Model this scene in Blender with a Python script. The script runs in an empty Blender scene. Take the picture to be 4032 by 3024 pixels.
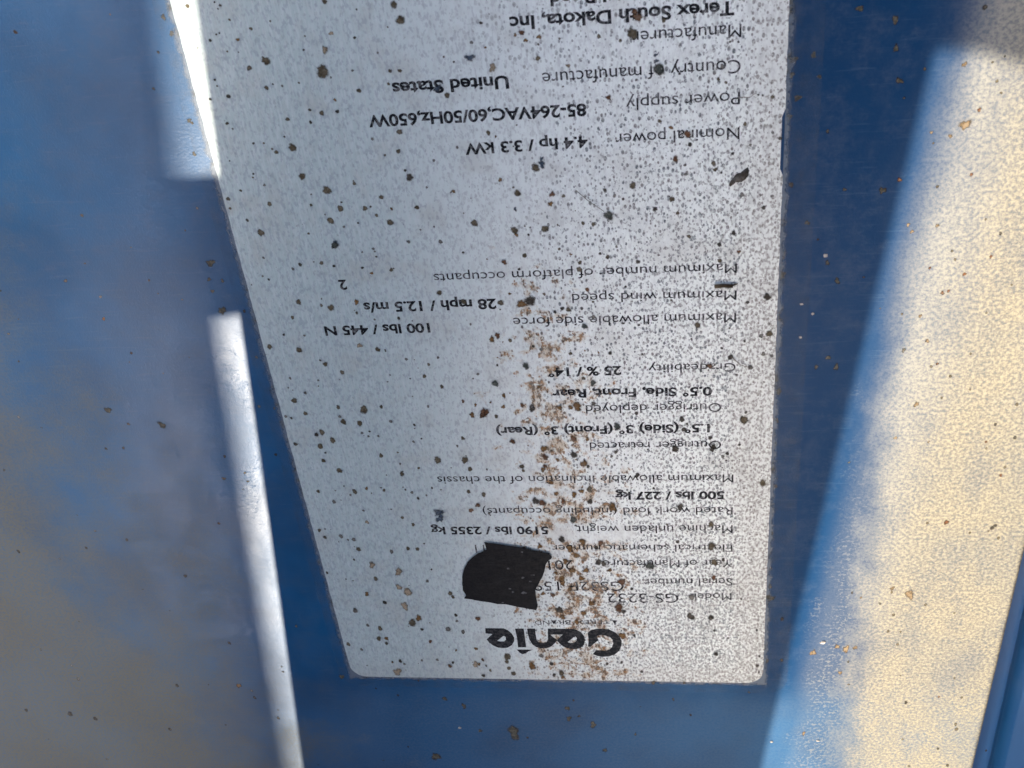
import bpy, bmesh, math, random
from mathutils import Vector, Matrix

random.seed(7)
scene = bpy.context.scene
MM = 0.001

# ---------------------------------------------------------------- camera
cam_d = bpy.data.cameras.new("camera")
cam = bpy.data.objects.new("camera", cam_d)
scene.collection.objects.link(cam)
cam_d.sensor_fit = 'HORIZONTAL'
cam_d.sensor_width = 36.0
cam_d.lens = 4268.0 / 4032.0 * 36.0
cam_d.clip_start = 0.01
cam_d.clip_end = 500.0
RX = Vector((0.98892395, -0.10162672, -0.10817319))
RY = Vector((-0.02348694, -0.8267837, 0.56202943))
RZ = Vector((-0.14655303, -0.5532637, -0.8200131))
rot = Matrix((RX, -RY, -RZ)).transposed()
cam.matrix_world = Matrix.Translation((0.08064023, 0.20574556, 0.1764864)) @ rot.to_4x4()
cam_d.dof.use_dof = True
cam_d.dof.focus_distance = 0.235
cam_d.dof.aperture_fstop = 55.0
scene.camera = cam

# ---------------------------------------------------------------- daylight
SUN = Vector((-0.38615, -0.51809, 0.76319)).normalized()      # towards the sun
SUN_ROT = math.atan2(SUN.x, SUN.y)
world = bpy.data.worlds.new("World")
scene.world = world
world.use_nodes = True
wn = world.node_tree
wn.nodes.clear()
sky = wn.nodes.new('ShaderNodeTexSky')
sky.sky_type = 'NISHITA'
sky.sun_disc = False
sky.sun_elevation = math.asin(SUN.z)
sky.sun_rotation = SUN_ROT
sky.air_density = 0.75
sky.dust_density = 8.0
sky.ozone_density = 0.8
bg = wn.nodes.new('ShaderNodeBackground')
bg.inputs['Strength'].default_value = 0.15
wo = wn.nodes.new('ShaderNodeOutputWorld')
wn.links.new(sky.outputs[0], bg.inputs['Color'])
wn.links.new(bg.outputs[0], wo.inputs['Surface'])

sun_d = bpy.data.lights.new("sun", 'SUN')
sun_d.energy = 3.1
sun_d.angle = math.radians(0.5)
sun_d.color = (1.0, 0.89, 0.74)
sun = bpy.data.objects.new("sun", sun_d)
sun.rotation_euler = SUN.to_track_quat('Z', 'Y').to_euler()
sun.location = SUN * 3
scene.collection.objects.link(sun)

vs = scene.view_settings
vs.view_transform = 'Standard'
vs.look = 'None'
vs.exposure = 1.64
vs.gamma = 1.0
vs.use_curve_mapping = False
scene.cycles.max_bounces = 8
scene.cycles.transparent_max_bounces = 16
scene.cycles.use_denoising = True

# ---------------------------------------------------------------- node helpers
class N:
    """tiny expression builder over one node tree"""
    def __init__(self, name):
        self.mat = bpy.data.materials.new(name)
        self.mat.use_nodes = True
        self.t = self.mat.node_tree
        self.t.nodes.clear()
        self.out = self.t.nodes.new('ShaderNodeOutputMaterial')
        tc = self.t.nodes.new('ShaderNodeTexCoord')
        vm = self.t.nodes.new('ShaderNodeVectorMath')
        vm.operation = 'SCALE'
        self.t.links.new(tc.outputs['Object'], vm.inputs[0])
        vm.inputs['Scale'].default_value = 1000.0
        self.p = vm.outputs[0]                       # object position in millimetres
        sx = self.t.nodes.new('ShaderNodeSeparateXYZ')
        self.t.links.new(self.p, sx.inputs[0])
        self.x, self.y, self.z = sx.outputs
    def put(self, sock, v):
        if isinstance(v, bpy.types.NodeSocket):
            self.t.links.new(v, sock)
        elif isinstance(v, tuple) and len(v) == 3 and sock.type == 'RGBA':
            sock.default_value = (*v, 1.0)
        else:
            sock.default_value = v
    def m(self, op, a, b=0.0, c=0.0, clamp=False):
        n = self.t.nodes.new('ShaderNodeMath')
        n.operation = op
        n.use_clamp = clamp
        for s, v in zip(n.inputs, (a, b, c)):
            self.put(s, v)
        return n.outputs[0]
    def add(self, a, b): return self.m('ADD', a, b)
    def sub(self, a, b): return self.m('SUBTRACT', a, b)
    def mul(self, a, b): return self.m('MULTIPLY', a, b)
    def lin(self, x, y, a, b, c):                    # a x + b y + c
        return self.add(self.add(self.mul(x, a), self.mul(y, b)), c)
    def ss(self, v, lo, hi, a=0.0, b=1.0):
        n = self.t.nodes.new('ShaderNodeMapRange')
        n.interpolation_type = 'SMOOTHSTEP'
        self.put(n.inputs['Value'], v)
        for k, q in (('From Min', lo), ('From Max', hi), ('To Min', a), ('To Max', b)):
            self.put(n.inputs[k], q)
        return n.outputs[0]
    def lerp(self, f, a, b): return self.add(a, self.mul(f, self.sub(b, a)))
    def noise(self, scale, detail=2.0, rough=0.5, stretch=None, seed=0.0, dist=0.0):
        mp = self.t.nodes.new('ShaderNodeMapping')
        self.t.links.new(self.p, mp.inputs[0])
        mp.inputs['Location'].default_value = (seed * 17.3, seed * 9.1, seed * 3.7)
        if stretch:
            mp.inputs['Scale'].default_value = stretch
        n = self.t.nodes.new('ShaderNodeTexNoise')
        self.t.links.new(mp.outputs[0], n.inputs['Vector'])
        n.inputs['Scale'].default_value = scale
        n.inputs['Detail'].default_value = detail
        n.inputs['Roughness'].default_value = rough
        n.inputs['Distortion'].default_value = dist
        return n.outputs['Fac']
    def voro(self, scale, seed=0.0, rnd=1.0, stretch=None):
        mp = self.t.nodes.new('ShaderNodeMapping')
        self.t.links.new(self.p, mp.inputs[0])
        mp.inputs['Location'].default_value = (seed * 13.3, seed * 7.1, 0)
        if stretch:
            mp.inputs['Scale'].default_value = stretch
        n = self.t.nodes.new('ShaderNodeTexVoronoi')
        n.voronoi_dimensions = '2D'
        self.t.links.new(mp.outputs[0], n.inputs['Vector'])
        n.inputs['Scale'].default_value = scale
        n.inputs['Randomness'].default_value = rnd
        sc = self.t.nodes.new('ShaderNodeSeparateColor')
        self.t.links.new(n.outputs['Color'], sc.inputs[0])
        return n.outputs['Distance'], sc.outputs[0], sc.outputs[1]
    def mix(self, f, a, b):
        n = self.t.nodes.new('ShaderNodeMix')
        n.data_type = 'RGBA'
        self.put(n.inputs[0], f)
        self.put(n.inputs[6], a)
        self.put(n.inputs[7], b)
        return n.outputs[2]
    def bump(self, h, strength=0.3, dist=0.00005):
        n = self.t.nodes.new('ShaderNodeBump')
        n.inputs['Strength'].default_value = strength
        n.inputs['Distance'].default_value = dist
        self.put(n.inputs['Height'], h)
        return n.outputs[0]
    def attr(self, name):
        n = self.t.nodes.new('ShaderNodeAttribute')
        n.attribute_name = name
        return n.outputs['Color'], n.outputs['Alpha']
    def bsdf(self, color, rough=0.5, spec=0.5, normal=None, metal=0.0, coat=0.0, alpha=None):
        n = self.t.nodes.new('ShaderNodeBsdfPrincipled')
        self.put(n.inputs['Base Color'], color)
        self.put(n.inputs['Roughness'], rough)
        self.put(n.inputs['Specular IOR Level'], spec)
        self.put(n.inputs['Metallic'], metal)
        if coat:
            n.inputs['Coat Weight'].default_value = coat
            n.inputs['Coat Roughness'].default_value = 0.15
        if normal is not None:
            self.put(n.inputs['Normal'], normal)
        if alpha is not None:
            self.put(n.inputs['Alpha'], alpha)
        self.t.links.new(n.outputs[0], self.out.inputs[0])
        return self.mat

# ---------------------------------------------------------------- materials
def mat_paint_panel():
    g = N("dusty_blue_paint")
    # paint: aged blue with faint mottling
    low = g.noise(0.035, 3, 0.55, seed=1)
    paint = g.mix(g.ss(low, .35, .65), (0.002, 0.066, 0.172), (0.003, 0.088, 0.222))
    paint = g.mix(g.mul(g.ss(g.x, 88.0, 101.0), g.ss(g.y, -16.0, 6.0)), paint, (0.002, 0.040, 0.118))   # cleaner band, darkened to put the shade there into the paint
    fine = g.noise(2.4, 3, 0.7, seed=2)
    # a scratched, glossier patch left of the label, added for the sun strip's glint
    ru = g.m('SQRT', g.add(g.m('POWER', g.mul(g.add(g.lin(g.x, g.y, 1.0, -0.14, 0.0), 22.5), 1 / 8.0), 2.0), g.m('POWER', g.mul(g.sub(g.y, 74.0), 1 / 26.0), 2.0)))
    rub = g.ss(g.add(ru, g.mul(g.sub(g.noise(.3, 4, .7, seed=91), .5), 1.2)), 1.0, .35)
    rubn = g.noise(1.25, 4, .75, seed=92, stretch=(1.0, .8, 1))
    # settled dust: more to the lower left and along the right side, patchy islands
    isl = g.noise(0.045, 6, 0.66, seed=3.4)
    isl2 = g.noise(0.16, 4, 0.6, seed=5.1, stretch=(1, .55, 1))
    left = g.lin(g.x, g.y, -0.95, -0.26, 8.0)                 # grows to the lower left
    left = g.ss(g.add(left, g.mul(g.sub(isl, .5), 120.0)), 2.0, 80.0)
    fl = g.noise(1.35, 3, 0.65, seed=8.0)
    skew = g.lin(g.x, g.y, 1.0, -0.123, -104.0)              # from the cast shadow's edge; dust is laid to follow its sunlit side
    bx = g.add(g.add(g.x, g.mul(g.sub(isl2, .5), 15.0)), g.mul(g.ss(g.y, 120.0, 150.0), -5.0))
    right = g.ss(bx, 112.0, 127.0)
    patch = g.noise(0.060, 5, .65, seed=9.3, stretch=(1.5, .7, 1))
    right = g.mul(right, g.ss(g.add(patch, g.mul(g.sub(fl, .5), .5)), .66, .44, .76, 1.0))
    haze = g.ss(g.add(isl2, g.mul(isl, .6)), .80, 1.02)      # thin dust everywhere
    amount = g.m('MAXIMUM', g.mul(left, .64), g.mul(g.mul(right, g.ss(skew, 0.0, 10.0, .12, 1.0)), .97))
    amount = g.m('MAXIMUM', amount, g.mul(g.ss(skew, 1.0, 8.0), .20))  # thin pale dust film that lightens the sunlit side of the shadow edge
    mott = g.noise(.20, 6, .72, seed=14)
    amount = g.m('MAXIMUM', amount, g.mul(g.ss(mott, .42, .70), .08))
    amount = g.m('MAXIMUM', amount, g.mul(haze, .06))
    amount = g.m('MAXIMUM', amount, g.mul(g.ss(g.add(g.y, g.mul(g.sub(isl2, .5), 16.0)), 3.0, -12.0), .13))
    # a few flakes in the cleaner strip beside the heavy dust
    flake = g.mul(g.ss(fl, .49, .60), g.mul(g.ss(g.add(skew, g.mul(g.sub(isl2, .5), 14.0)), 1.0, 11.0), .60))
    grain = g.noise(1.55, 3, 0.7, seed=4)
    cover = g.m('ADD', g.mul(amount, g.ss(grain, .30, .62, .55, 1.08)), 0.0, clamp=True)
    cover = g.m('MAXIMUM', cover, g.mul(flake, g.sub(1.0, g.mul(cover, .5))))
    dust = g.mix(g.ss(g.noise(0.08, 4, .6, seed=6), .38, .62), (0.352, 0.325, 0.240), (0.322, 0.305, 0.238))
    dust = g.mix(g.ss(grain, .40, .70), g.mix(.36, dust, (0.12, 0.08, 0.04)), dust)
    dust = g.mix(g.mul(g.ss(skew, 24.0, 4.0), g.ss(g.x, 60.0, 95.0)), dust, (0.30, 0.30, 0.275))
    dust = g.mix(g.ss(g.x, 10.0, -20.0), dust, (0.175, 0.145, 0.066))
    scuff = g.noise(.9, 3, .7, seed=77, stretch=(.12, 1.6, 1))
    paint = g.mix(g.mul(g.ss(scuff, .56, .74), .16), paint, (0.10, 0.15, 0.22))
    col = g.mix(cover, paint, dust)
    rough = g.lerp(cover, g.ss(g.noise(.11, 4, .7, seed=9, stretch=(1, .5, 1)), .3, .7, .33, .42), 0.85)
    h = g.add(g.mul(grain, g.lerp(cover, .25, 1.0)), g.mul(fine, .65))
    h = g.add(h, g.mul(rub, g.mul(rubn, 2.6)))
    rough = g.lerp(rub, rough, .31)
    nrm = g.bump(h, 0.45, 0.00014)
    return g.bsdf(col, rough, g.lerp(cover, g.mul(g.ss(g.lin(g.x, g.y, 1.0, -.125, 0.0), -75.0, -20.0, .35, 1.0), g.ss(g.x, -2.0, 12.0, g.ss(g.y, 132.0, 100.0, .28, .52), .14)), .12), nrm)  # specular shaped to brighten the sun strip and dull the shaded right band

def mat_paint_plain(name, c=(0.020, 0.105, 0.275)):
    g = N(name)
    low = g.noise(0.03, 4, .6, seed=3)
    col = g.mix(g.mul(g.ss(low, .45, .7), .10), c, (0.30, 0.26, 0.20))
    nrm = g.bump(g.noise(1.2, 2, .6), 0.2, 0.00008)
    return g.bsdf(col, g.lerp(low, .35, .5), .5, nrm)

def speckle(g):
    """mould specks of the label: dense mask, pale mask, rust masks"""
    wob = g.noise(0.06, 3, .6, seed=11)
    wob2 = g.noise(0.16, 3, .6, seed=19)
    xw = g.add(g.x, g.add(g.mul(g.sub(wob, .5), 42.0), g.mul(g.sub(wob2, .5), 30.0)))
    low = g.ss(g.y, 60.0, 10.0, 0.0, 14.0)
    dens = g.ss(g.add(xw, low), 40.0, 80.0)
    dens = g.mul(dens, g.ss(g.add(g.y, g.mul(g.sub(wob, .5), 60.0)), 172.0, 95.0, .50, 1.0))
    st = (1.0, .66, 1.0)
    n1 = g.noise(1.75, 2.0, .55, seed=12, stretch=st)
    n2 = g.noise(3.2, 1.0, .5, seed=13, stretch=st)
    nn = g.add(g.mul(n1, .74), g.mul(n2, .26))
    grey = g.mul(g.ss(g.add(g.x, g.mul(g.sub(wob2, .5), 30.0)), 66.0, 84.0), g.ss(g.add(g.y, g.mul(g.sub(wob, .5), 50.0)), 62.0, 18.0))
    grey = g.m('MAXIMUM', grey, g.mul(g.ss(g.add(g.x, g.mul(g.sub(wob2, .5), 24.0)), 80.0, 97.0), .50))
    thr = g.sub(g.lerp(dens, .68, .530), g.mul(grey, .040))
    dense = g.mul(g.ss(g.sub(nn, thr), -.025, .050), .80)
    d, r, r2 = g.voro(1.30, seed=3, stretch=st)
    dot = g.mul(g.ss(g.sub(g.mul(r, .40), d), -.04, .08), g.m('GREATER_THAN', r2, .25))
    dense = g.m('MAXIMUM', dense, g.mul(dot, g.ss(dens, .05, .6, .15, 1.0)))
    # a wiped, cleaner patch over one line of print
    ell = g.m('SQRT', g.add(g.m('POWER', g.mul(g.sub(g.x, 63.0), 1 / 12.0), 2.0), g.m('POWER', g.mul(g.sub(g.y, 47.6), 1 / 3.0), 2.0)))
    clean = g.ss(g.add(ell, g.mul(g.sub(wob2, .5), .9)), .7, 1.1, .15, 1.0)
    dense = g.mul(dense, clean)
    n3 = g.noise(1.7, 2.0, .6, seed=15, stretch=(1.15, .55, 1))
    pale = g.ss(n3, .53, .62)
    # rust stain that runs along the label
    mid = g.lin(g.y, 0.0, -0.012, 0.0, 58.5)
    wid = g.ss(g.y, 130.0, 15.0, 9.0, 19.0)
    off = g.m('ABSOLUTE', g.sub(g.add(g.x, g.mul(g.sub(wob2, .5), 34.0)), mid))
    band = g.m('MAXIMUM', g.sub(1.0, g.m('DIVIDE', off, wid)), 0.0)
    band = g.mul(band, g.ss(g.y, 128.0, 92.0))
    n4 = g.noise(0.34, 3.0, .6, seed=16, dist=.3)
    n5 = g.noise(1.5, 3.0, .66, seed=17, stretch=(1.0, .5, 1))
    clump = g.ss(g.add(n4, g.mul(band, .22)), .60, .80)
    clump = g.mul(g.mul(clump, clean), g.ss(band, .02, .30))
    rust = g.ss(g.add(n5, g.mul(clump, .19)), .58, .74)
    rust = g.mul(rust, g.ss(clump, .0, .22))
    return dense, pale, rust, clump, dens, wob, grey

def mat_label():
    g = N("weathered_label_face")
    dense, pale, rust, clump, dens, wob, grey = speckle(g)
    base = g.mix(g.ss(g.x, 15.0, 75.0), (0.46, 0.565, 0.555), (0.91, 0.965, 0.925))  # whiter to the right: brighter light on that half put into the base colour
    scr = g.noise(1.0, 3.0, .6, seed=21, stretch=(3.2, .35, 1))
    base = g.mix(g.mul(g.ss(scr, .40, .66), .34), base, (0.74, 0.76, 0.77))
    cl = g.noise(0.10, 4, .6, seed=22)
    base = g.mix(g.mul(g.ss(cl, .50, .70), .30), base, (0.44, 0.42, 0.37))
    edge = g.m('MAXIMUM', g.ss(g.add(g.x, g.mul(g.sub(wob, .5), 14.0)), 88.0, 98.5), g.ss(g.y, 9.0, 1.0))
    base = g.mix(g.mul(edge, .22), base, (0.42, 0.405, 0.37))
    sm = g.noise(.55, 4, .7, seed=35, stretch=(1.3, .6, 1))
    base = g.mix(g.mul(g.ss(sm, .45, .68), g.lerp(grey, .22, .50)), base, (0.40, 0.42, 0.40))
    tn = g.noise(.45, 2, .5, seed=30)
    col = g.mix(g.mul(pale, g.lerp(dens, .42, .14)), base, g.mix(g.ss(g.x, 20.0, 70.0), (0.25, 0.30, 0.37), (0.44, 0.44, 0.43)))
    col = g.mix(g.mul(clump, .58), col, (0.47, 0.30, 0.115))
    tint = g.mix(g.ss(tn, .40, .60), (0.070, 0.098, 0.110), (0.160, 0.152, 0.145))
    tint = g.mix(g.mul(g.ss(edge, .2, .8), .7), tint, (0.24, 0.215, 0.19))
    tint = g.mix(g.ss(clump, .1, .6), tint, (0.16, 0.105, 0.055))
    dk = g.noise(2.2, 1, .5, seed=33)
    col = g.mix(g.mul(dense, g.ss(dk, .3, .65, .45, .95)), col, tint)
    rc = g.mix(g.ss(g.noise(1.1, 3, .6, seed=24), .36, .58), (0.30, 0.130, 0.024), (0.055, 0.027, 0.012))
    col = g.mix(g.mul(rust, .90), col, rc)
    h = g.add(g.mul(dense, .4), g.add(g.mul(scr, .25), g.mul(rust, .4)))
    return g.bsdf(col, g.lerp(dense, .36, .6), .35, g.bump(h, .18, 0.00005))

def mat_ink(name, c, wear=.5):
    g = N(name)
    a = g.noise(1.4, 2, .6, seed=41)
    b = g.noise(.25, 3, .6, seed=42)
    f = g.mul(g.ss(g.add(a, g.mul(b, .35)), .66, .78), wear)
    return g.bsdf(g.mix(f, c, (0.36, 0.36, 0.36)), .6, .10)

def mat_stain():
    g = N("stain_spots")
    col, rad = g.attr("stain")                   # rgb: colour, alpha: 0 centre .. 1 rim
    n = g.noise(2.0, 3, .68, seed=51)
    n2 = g.noise(1.3, 3, .65, seed=52)
    r = g.add(rad, g.mul(g.sub(n, .5), .95))
    alpha = g.mul(g.ss(r, .50, .98, .94, 0.0), g.ss(rad, 1.0, .86))
    ring = g.mul(g.ss(r, .40, .62), g.ss(r, .86, .66))
    c = g.mix(g.mul(g.ss(n2, .46, .68), .55), col, g.mix(.5, col, (0.34, 0.31, 0.25)))
    c = g.mix(g.mul(g.ss(n2, .50, .32), .65), c, (0.035, 0.026, 0.017))
    c = g.mix(g.mul(ring, .35), c, (0.050, 0.036, 0.020))
    mm = g.bsdf(c, .7, .15, g.bump(n, .25, 0.00006), alpha=alpha)
    return mm

def mat_film():
    g = N("clear_film")
    n = g.noise(.35, 4, .65, seed=61)
    dist = g.m('MAXIMUM', g.m('MAXIMUM', g.mul(g.x, -1.0), g.sub(g.x, 100.0)), g.mul(g.y, -1.0))
    n2 = g.noise(.55, 4, .7, seed=63)
    grime = g.mul(g.ss(g.add(dist, g.mul(g.sub(n2, .5), 2.6)), 1.5, .1), .85)
    a = g.m('MAXIMUM', g.ss(n, .35, .72, .03, .17), grime)
    return g.bsdf(g.mix(g.ss(n, .5, .7), (0.15, 0.19, 0.24), g.mix(g.ss(grime, .1, .5), (0.17, 0.165, 0.14), (0.085, 0.085, 0.070))), .4, .3,
                  g.bump(n, .2, .0001), alpha=a)

def mat_tape():
    g = N("black_tape")
    n = g.noise(.7, 4, .65, seed=71, stretch=(.45, 1.4, 1))
    n2 = g.noise(2.2, 3, .6, seed=72)
    c = g.mix(g.ss(n, .45, .75), (0.0035, 0.0045, 0.0065), (0.0095, 0.0105, 0.0125))
    return g.bsdf(c, g.ss(n2, .3, .7, .45, .7), .16, g.bump(g.add(n, g.mul(n2, .3)), .5, .0001))

def mat_simple(name, c, c2, rough=.8, scale=1.0):
    g = N(name)
    n = g.noise(scale, 4, .65, seed=81)
    return g.bsdf(g.mix(g.ss(n, .38, .64), c, c2), rough, .3, g.bump(n, .5, .0001))

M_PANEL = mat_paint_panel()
M_RAIL = mat_paint_plain("rail_blue_paint", (0.020, 0.135, 0.34))
M_BLOCKER = mat_paint_plain("blocker_blue_paint")  # paint of the added, unseen plates
M_DARK = mat_paint_plain("charcoal_paint", (0.012, 0.013, 0.015))  # dark, so the added end wall bounces little light
M_LABEL = mat_label()
M_INK = mat_ink("dark_print", (0.010, 0.011, 0.014), .30)
M_INK_THIN = mat_ink("thin_print", (0.011, 0.012, 0.016), .40)
M_LOGO = mat_ink("logo_print", (0.013, 0.015, 0.019), .10)
M_STAIN = mat_stain()
M_FILM = mat_film()
M_TAPE = mat_tape()
M_FLECK = mat_simple("tape_scuff", (0.03, 0.034, 0.038), (0.12, 0.125, 0.13), .6, 2.0)
M_LEAF = mat_simple("dry_leaf", (0.055, 0.042, 0.028), (0.13, 0.12, 0.105), .75, .9)
M_TWIG = mat_simple("dry_stalk", (0.05, 0.034, 0.018), (0.11, 0.08, 0.045), .8, 1.0)
M_FIBRE = mat_simple("plant_fibre", (0.16, 0.15, 0.12), (0.25, 0.23, 0.19), .8, 1.0)
M_GRIT = mat_simple("pale_grit", (0.40, 0.36, 0.31), (0.60, 0.57, 0.53), .8, 1.5)

# ---------------------------------------------------------------- object helpers
def link(name, me, mat=None, parent=None):
    o = bpy.data.objects.new(name, me)
    scene.collection.objects.link(o)
    if mat is not None:
        me.materials.append(mat)
    if parent is not None:
        o.parent = parent
    return o

def mesh_obj(name, bm, mat, parent=None, smooth=False):
    me = bpy.data.meshes.new(name)
    bm.normal_update()
    bm.to_mesh(me)
    bm.free()
    if smooth:
        for p in me.polygons:
            p.use_smooth = True
    return link(name, me, mat, parent)

def tag(o, label, cat, group=None, kind=None):
    o["label"] = label
    o["category"] = cat
    if group:
        o["group"] = group
    if kind:
        o["kind"] = kind
    return o

def slab(bm, pts, z0, z1):
    """prism over an outline given in millimetres"""
    lo = [bm.verts.new((x * MM, y * MM, z0 * MM)) for x, y in pts]
    hi = [bm.verts.new((x * MM, y * MM, z1 * MM)) for x, y in pts]
    top = bm.faces.new(hi)
    bot = bm.faces.new(list(reversed(lo)))
    n = len(pts)
    for i in range(n):
        j = (i + 1) % n
        bm.faces.new((lo[i], lo[j], hi[j], hi[i]))
    bmesh.ops.recalc_face_normals(bm, faces=bm.faces)
    return top

def round_rect(x0, y0, x1, y1, r, n=10):
    pts = []
    for cx, cy, a0 in ((x1 - r, y1 - r, 0), (x0 + r, y1 - r, 90), (x0 + r, y0 + r, 180), (x1 - r, y0 + r, 270)):
        for k in range(n + 1):
            a = math.radians(a0 + 90 * k / n)
            pts.append((cx + r * math.cos(a), cy + r * math.sin(a)))
    return pts

STAIN_COL = {'o': (0.115, 0.095, 0.060), 'd': (0.048, 0.043, 0.036), 'r': (0.20, 0.105, 0.032),
             'R': (0.135, 0.058, 0.025), 'f': (0.36, 0.29, 0.20), 'b': (0.045, 0.075, 0.115),
             't': (0.045, 0.060, 0.055), 'g': (0.155, 0.150, 0.140),
             'q': (0.075, 0.075, 0.060), 'O': (0.20, 0.145, 0.085)}

def add_stains(bm, spots, z_mm, slot, rnd, grow=1.0):
    """thin irregular blots lying on a surface, in the surface's own mesh"""
    lay = bm.verts.layers.float_color.get("stain") or bm.verts.layers.float_color.new("stain")
    k = 0
    for kind, lst in spots.items():
        for (x, y, rx, ry) in lst:
            z = (z_mm + 0.0003 * k) * MM
            k += 1
            jit = rnd.uniform(.8, 1.2)
            c = tuple(q * jit for q in STAIN_COL[kind])
            nseg = 18
            ph = [rnd.uniform(0, 6.28) for _ in range(4)]
            rough = {'b': .42, 't': .20, 'r': .30, 'R': .26, 'f': .35, 'q': .35, 'O': .35}.get(kind, .15)
            ctr = bm.verts.new((x * MM, y * MM, z))
            ctr[lay] = (*c, 0.0)
            rings = []
            for fr in (.55, 1.0):
                ring = []
                for i in range(nseg):
                    a = 2 * math.pi * i / nseg
                    w = 1 + rough * (.6 * math.sin(2 * a + ph[0]) + .5 * math.sin(3 * a + ph[1]) + .4 * math.sin(5 * a + ph[2]))
                    w *= 1.08 * grow
                    v = bm.verts.new(((x + rx * fr * w * math.cos(a)) * MM, (y + ry * fr * w * math.sin(a)) * MM, z))
                    v[lay] = (*c, fr)
                    ring.append(v)
                rings.append(ring)
            for i in range(nseg):
                j = (i + 1) % nseg
                f = bm.faces.new((ctr, rings[0][i], rings[0][j]))
                f.material_index = slot
                f = bm.faces.new((rings[0][i], rings[1][i], rings[1][j], rings[0][j]))
                f.material_index = slot

def tube(bm, pts, r0, r1, seg=8):
    """tapered tube through points in millimetres"""
    rings = []
    n = len(pts)
    for i, p in enumerate(pts):
        a = Vector(pts[max(i - 1, 0)])
        b = Vector(pts[min(i + 1, n - 1)])
        d = (b - a).normalized()
        s = d.cross(Vector((0, 0, 1))).normalized()
        u = s.cross(d)
        r = r0 + (r1 - r0) * i / (n - 1)
        rings.append([bm.verts.new((Vector(p) + s * r * math.cos(q) + u * r * math.sin(q)) * MM)
                      for q in [2 * math.pi * k / seg for k in range(seg)]])
    for i in range(n - 1):
        for k in range(seg):
            bm.faces.new((rings[i][k], rings[i][(k + 1) % seg], rings[i + 1][(k + 1) % seg], rings[i + 1][k]))
    bm.faces.new(rings[0])
    bm.faces.new(list(reversed(rings[-1])))
    bmesh.ops.recalc_face_normals(bm, faces=bm.faces)

# ---------------------------------------------------------------- measured tables (millimetres on the panel)
TEXT = [
    ('500 Oakwood Road', 1, 91.57, 161.47, 62.82, 161.41, 2.18),
    ('Terex South Dakota, Inc', 1, 91.61, 158.01, 55.97, 158.12, 2.23),
    ('Manufacturer', 0, 92.74, 154.35, 75.49, 154.36, 2.08),
    ('Country of manufacture', 0, 92.71, 148.7, 60.47, 148.65, 2.2),
    ('United States', 1, 54.82, 148.62, 34.89, 148.66, 2.27),
    ('Power supply', 0, 92.67, 143.38, 74.06, 143.42, 2.1),
    ('85-264VAC,60/50Hz,650W', 1, 67.43, 143.02, 29.76, 143.28, 2.2),
    ('Nominal power', 0, 92.69, 137.36, 71.98, 137.38, 2.14),
    ('4.4 hp / 3.3 kW', 1, 67.27, 137.32, 45.94, 137.19, 2.09),
    ('Maximum number of platform occupants', 0, 92.6, 111.81, 36.8, 112.03, 1.97),
    ('2', 1, 19.78, 111.57, 18.24, 111.58, 2.19),
    ('Maximum wind speed', 0, 92.61, 106.2, 62.46, 106.7, 1.97),
    ('28 mph / 12.5 m/s', 1, 48.0, 106.3, 22.18, 106.45, 2.26),
    ('Maximum allowable side force', 0, 92.58, 101.47, 50.83, 101.96, 2.08),
    ('100 lbs / 445 N', 1, 34.47, 101.45, 13.35, 101.45, 2.17),
    ('Gradeability', 0, 92.64, 90.39, 76.1, 90.51, 1.92),
    ('25 % / 14°', 1, 70.87, 90.41, 56.6, 90.41, 2.13),
    ('0.5° Side, Front, Rear', 1, 88.19, 85.03, 56.92, 85.24, 2.1),
    ('Outrigger deployed', 0, 89.97, 81.12, 63.38, 81.24, 2.08),
    ('1.5° (Side) 3° (Front) 3° (Rear)', 1, 87.77, 76.17, 44.65, 76.24, 2.14),
    ('Outrigger retracted', 0, 90.01, 71.88, 63.61, 71.92, 2.05),
    ('Maximum allowable inclination of the chassis', 0, 92.51, 63.17, 30.57, 63.5, 2.07),
    ('500 lbs / 227 kg', 1, 90.74, 58.78, 68.23, 58.85, 2.19),
    ('Rated work load (including occupants)', 0, 92.49, 54.43, 39.33, 54.66, 2.03),
    ('Machine unladen weight', 0, 92.5, 49.44, 59.29, 49.44, 2.22),
    ('5190 lbs / 2355 kg', 1, 53.16, 49.31, 27.13, 49.36, 2.28),
    ('Electrical schematic number', 0, 92.51, 43.93, 53.52, 43.89, 2.06),
    ('11', 0, 38.46, 43.99, 36.33, 43.99, 2.43),
    ('Year of Manufacture', 0, 92.48, 39.52, 64.56, 39.31, 2.18),
    ('201', 0, 57.83, 39.41, 52.27, 39.27, 2.84),
    ('Serial number', 0, 92.61, 34.02, 73.25, 33.8, 2.23),
    ('GS32P 159', 0, 68.73, 32.87, 48.38, 32.78, 2.83),
    ('Model', 0, 92.44, 29.54, 84.42, 29.34, 2.28),
    ('GS-3232', 0, 80.82, 29.25, 64.85, 29.18, 2.86),
    ('TEREX', 0, 64.98, 20.79, 57.1, 20.56, 1.33),
    ('BR', 0, 55.9, 20.5, 53.01, 20.47, 1.34),
    ('ND', 0, 51.0, 20.4, 47.6, 20.31, 1.34),
]
TRI = [[(52.77, 20.42), (51.4, 20.4), (52.02, 19.16)], [(66.79, 20.63), (65.6, 20.62), (66.09, 19.34)]]
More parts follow.
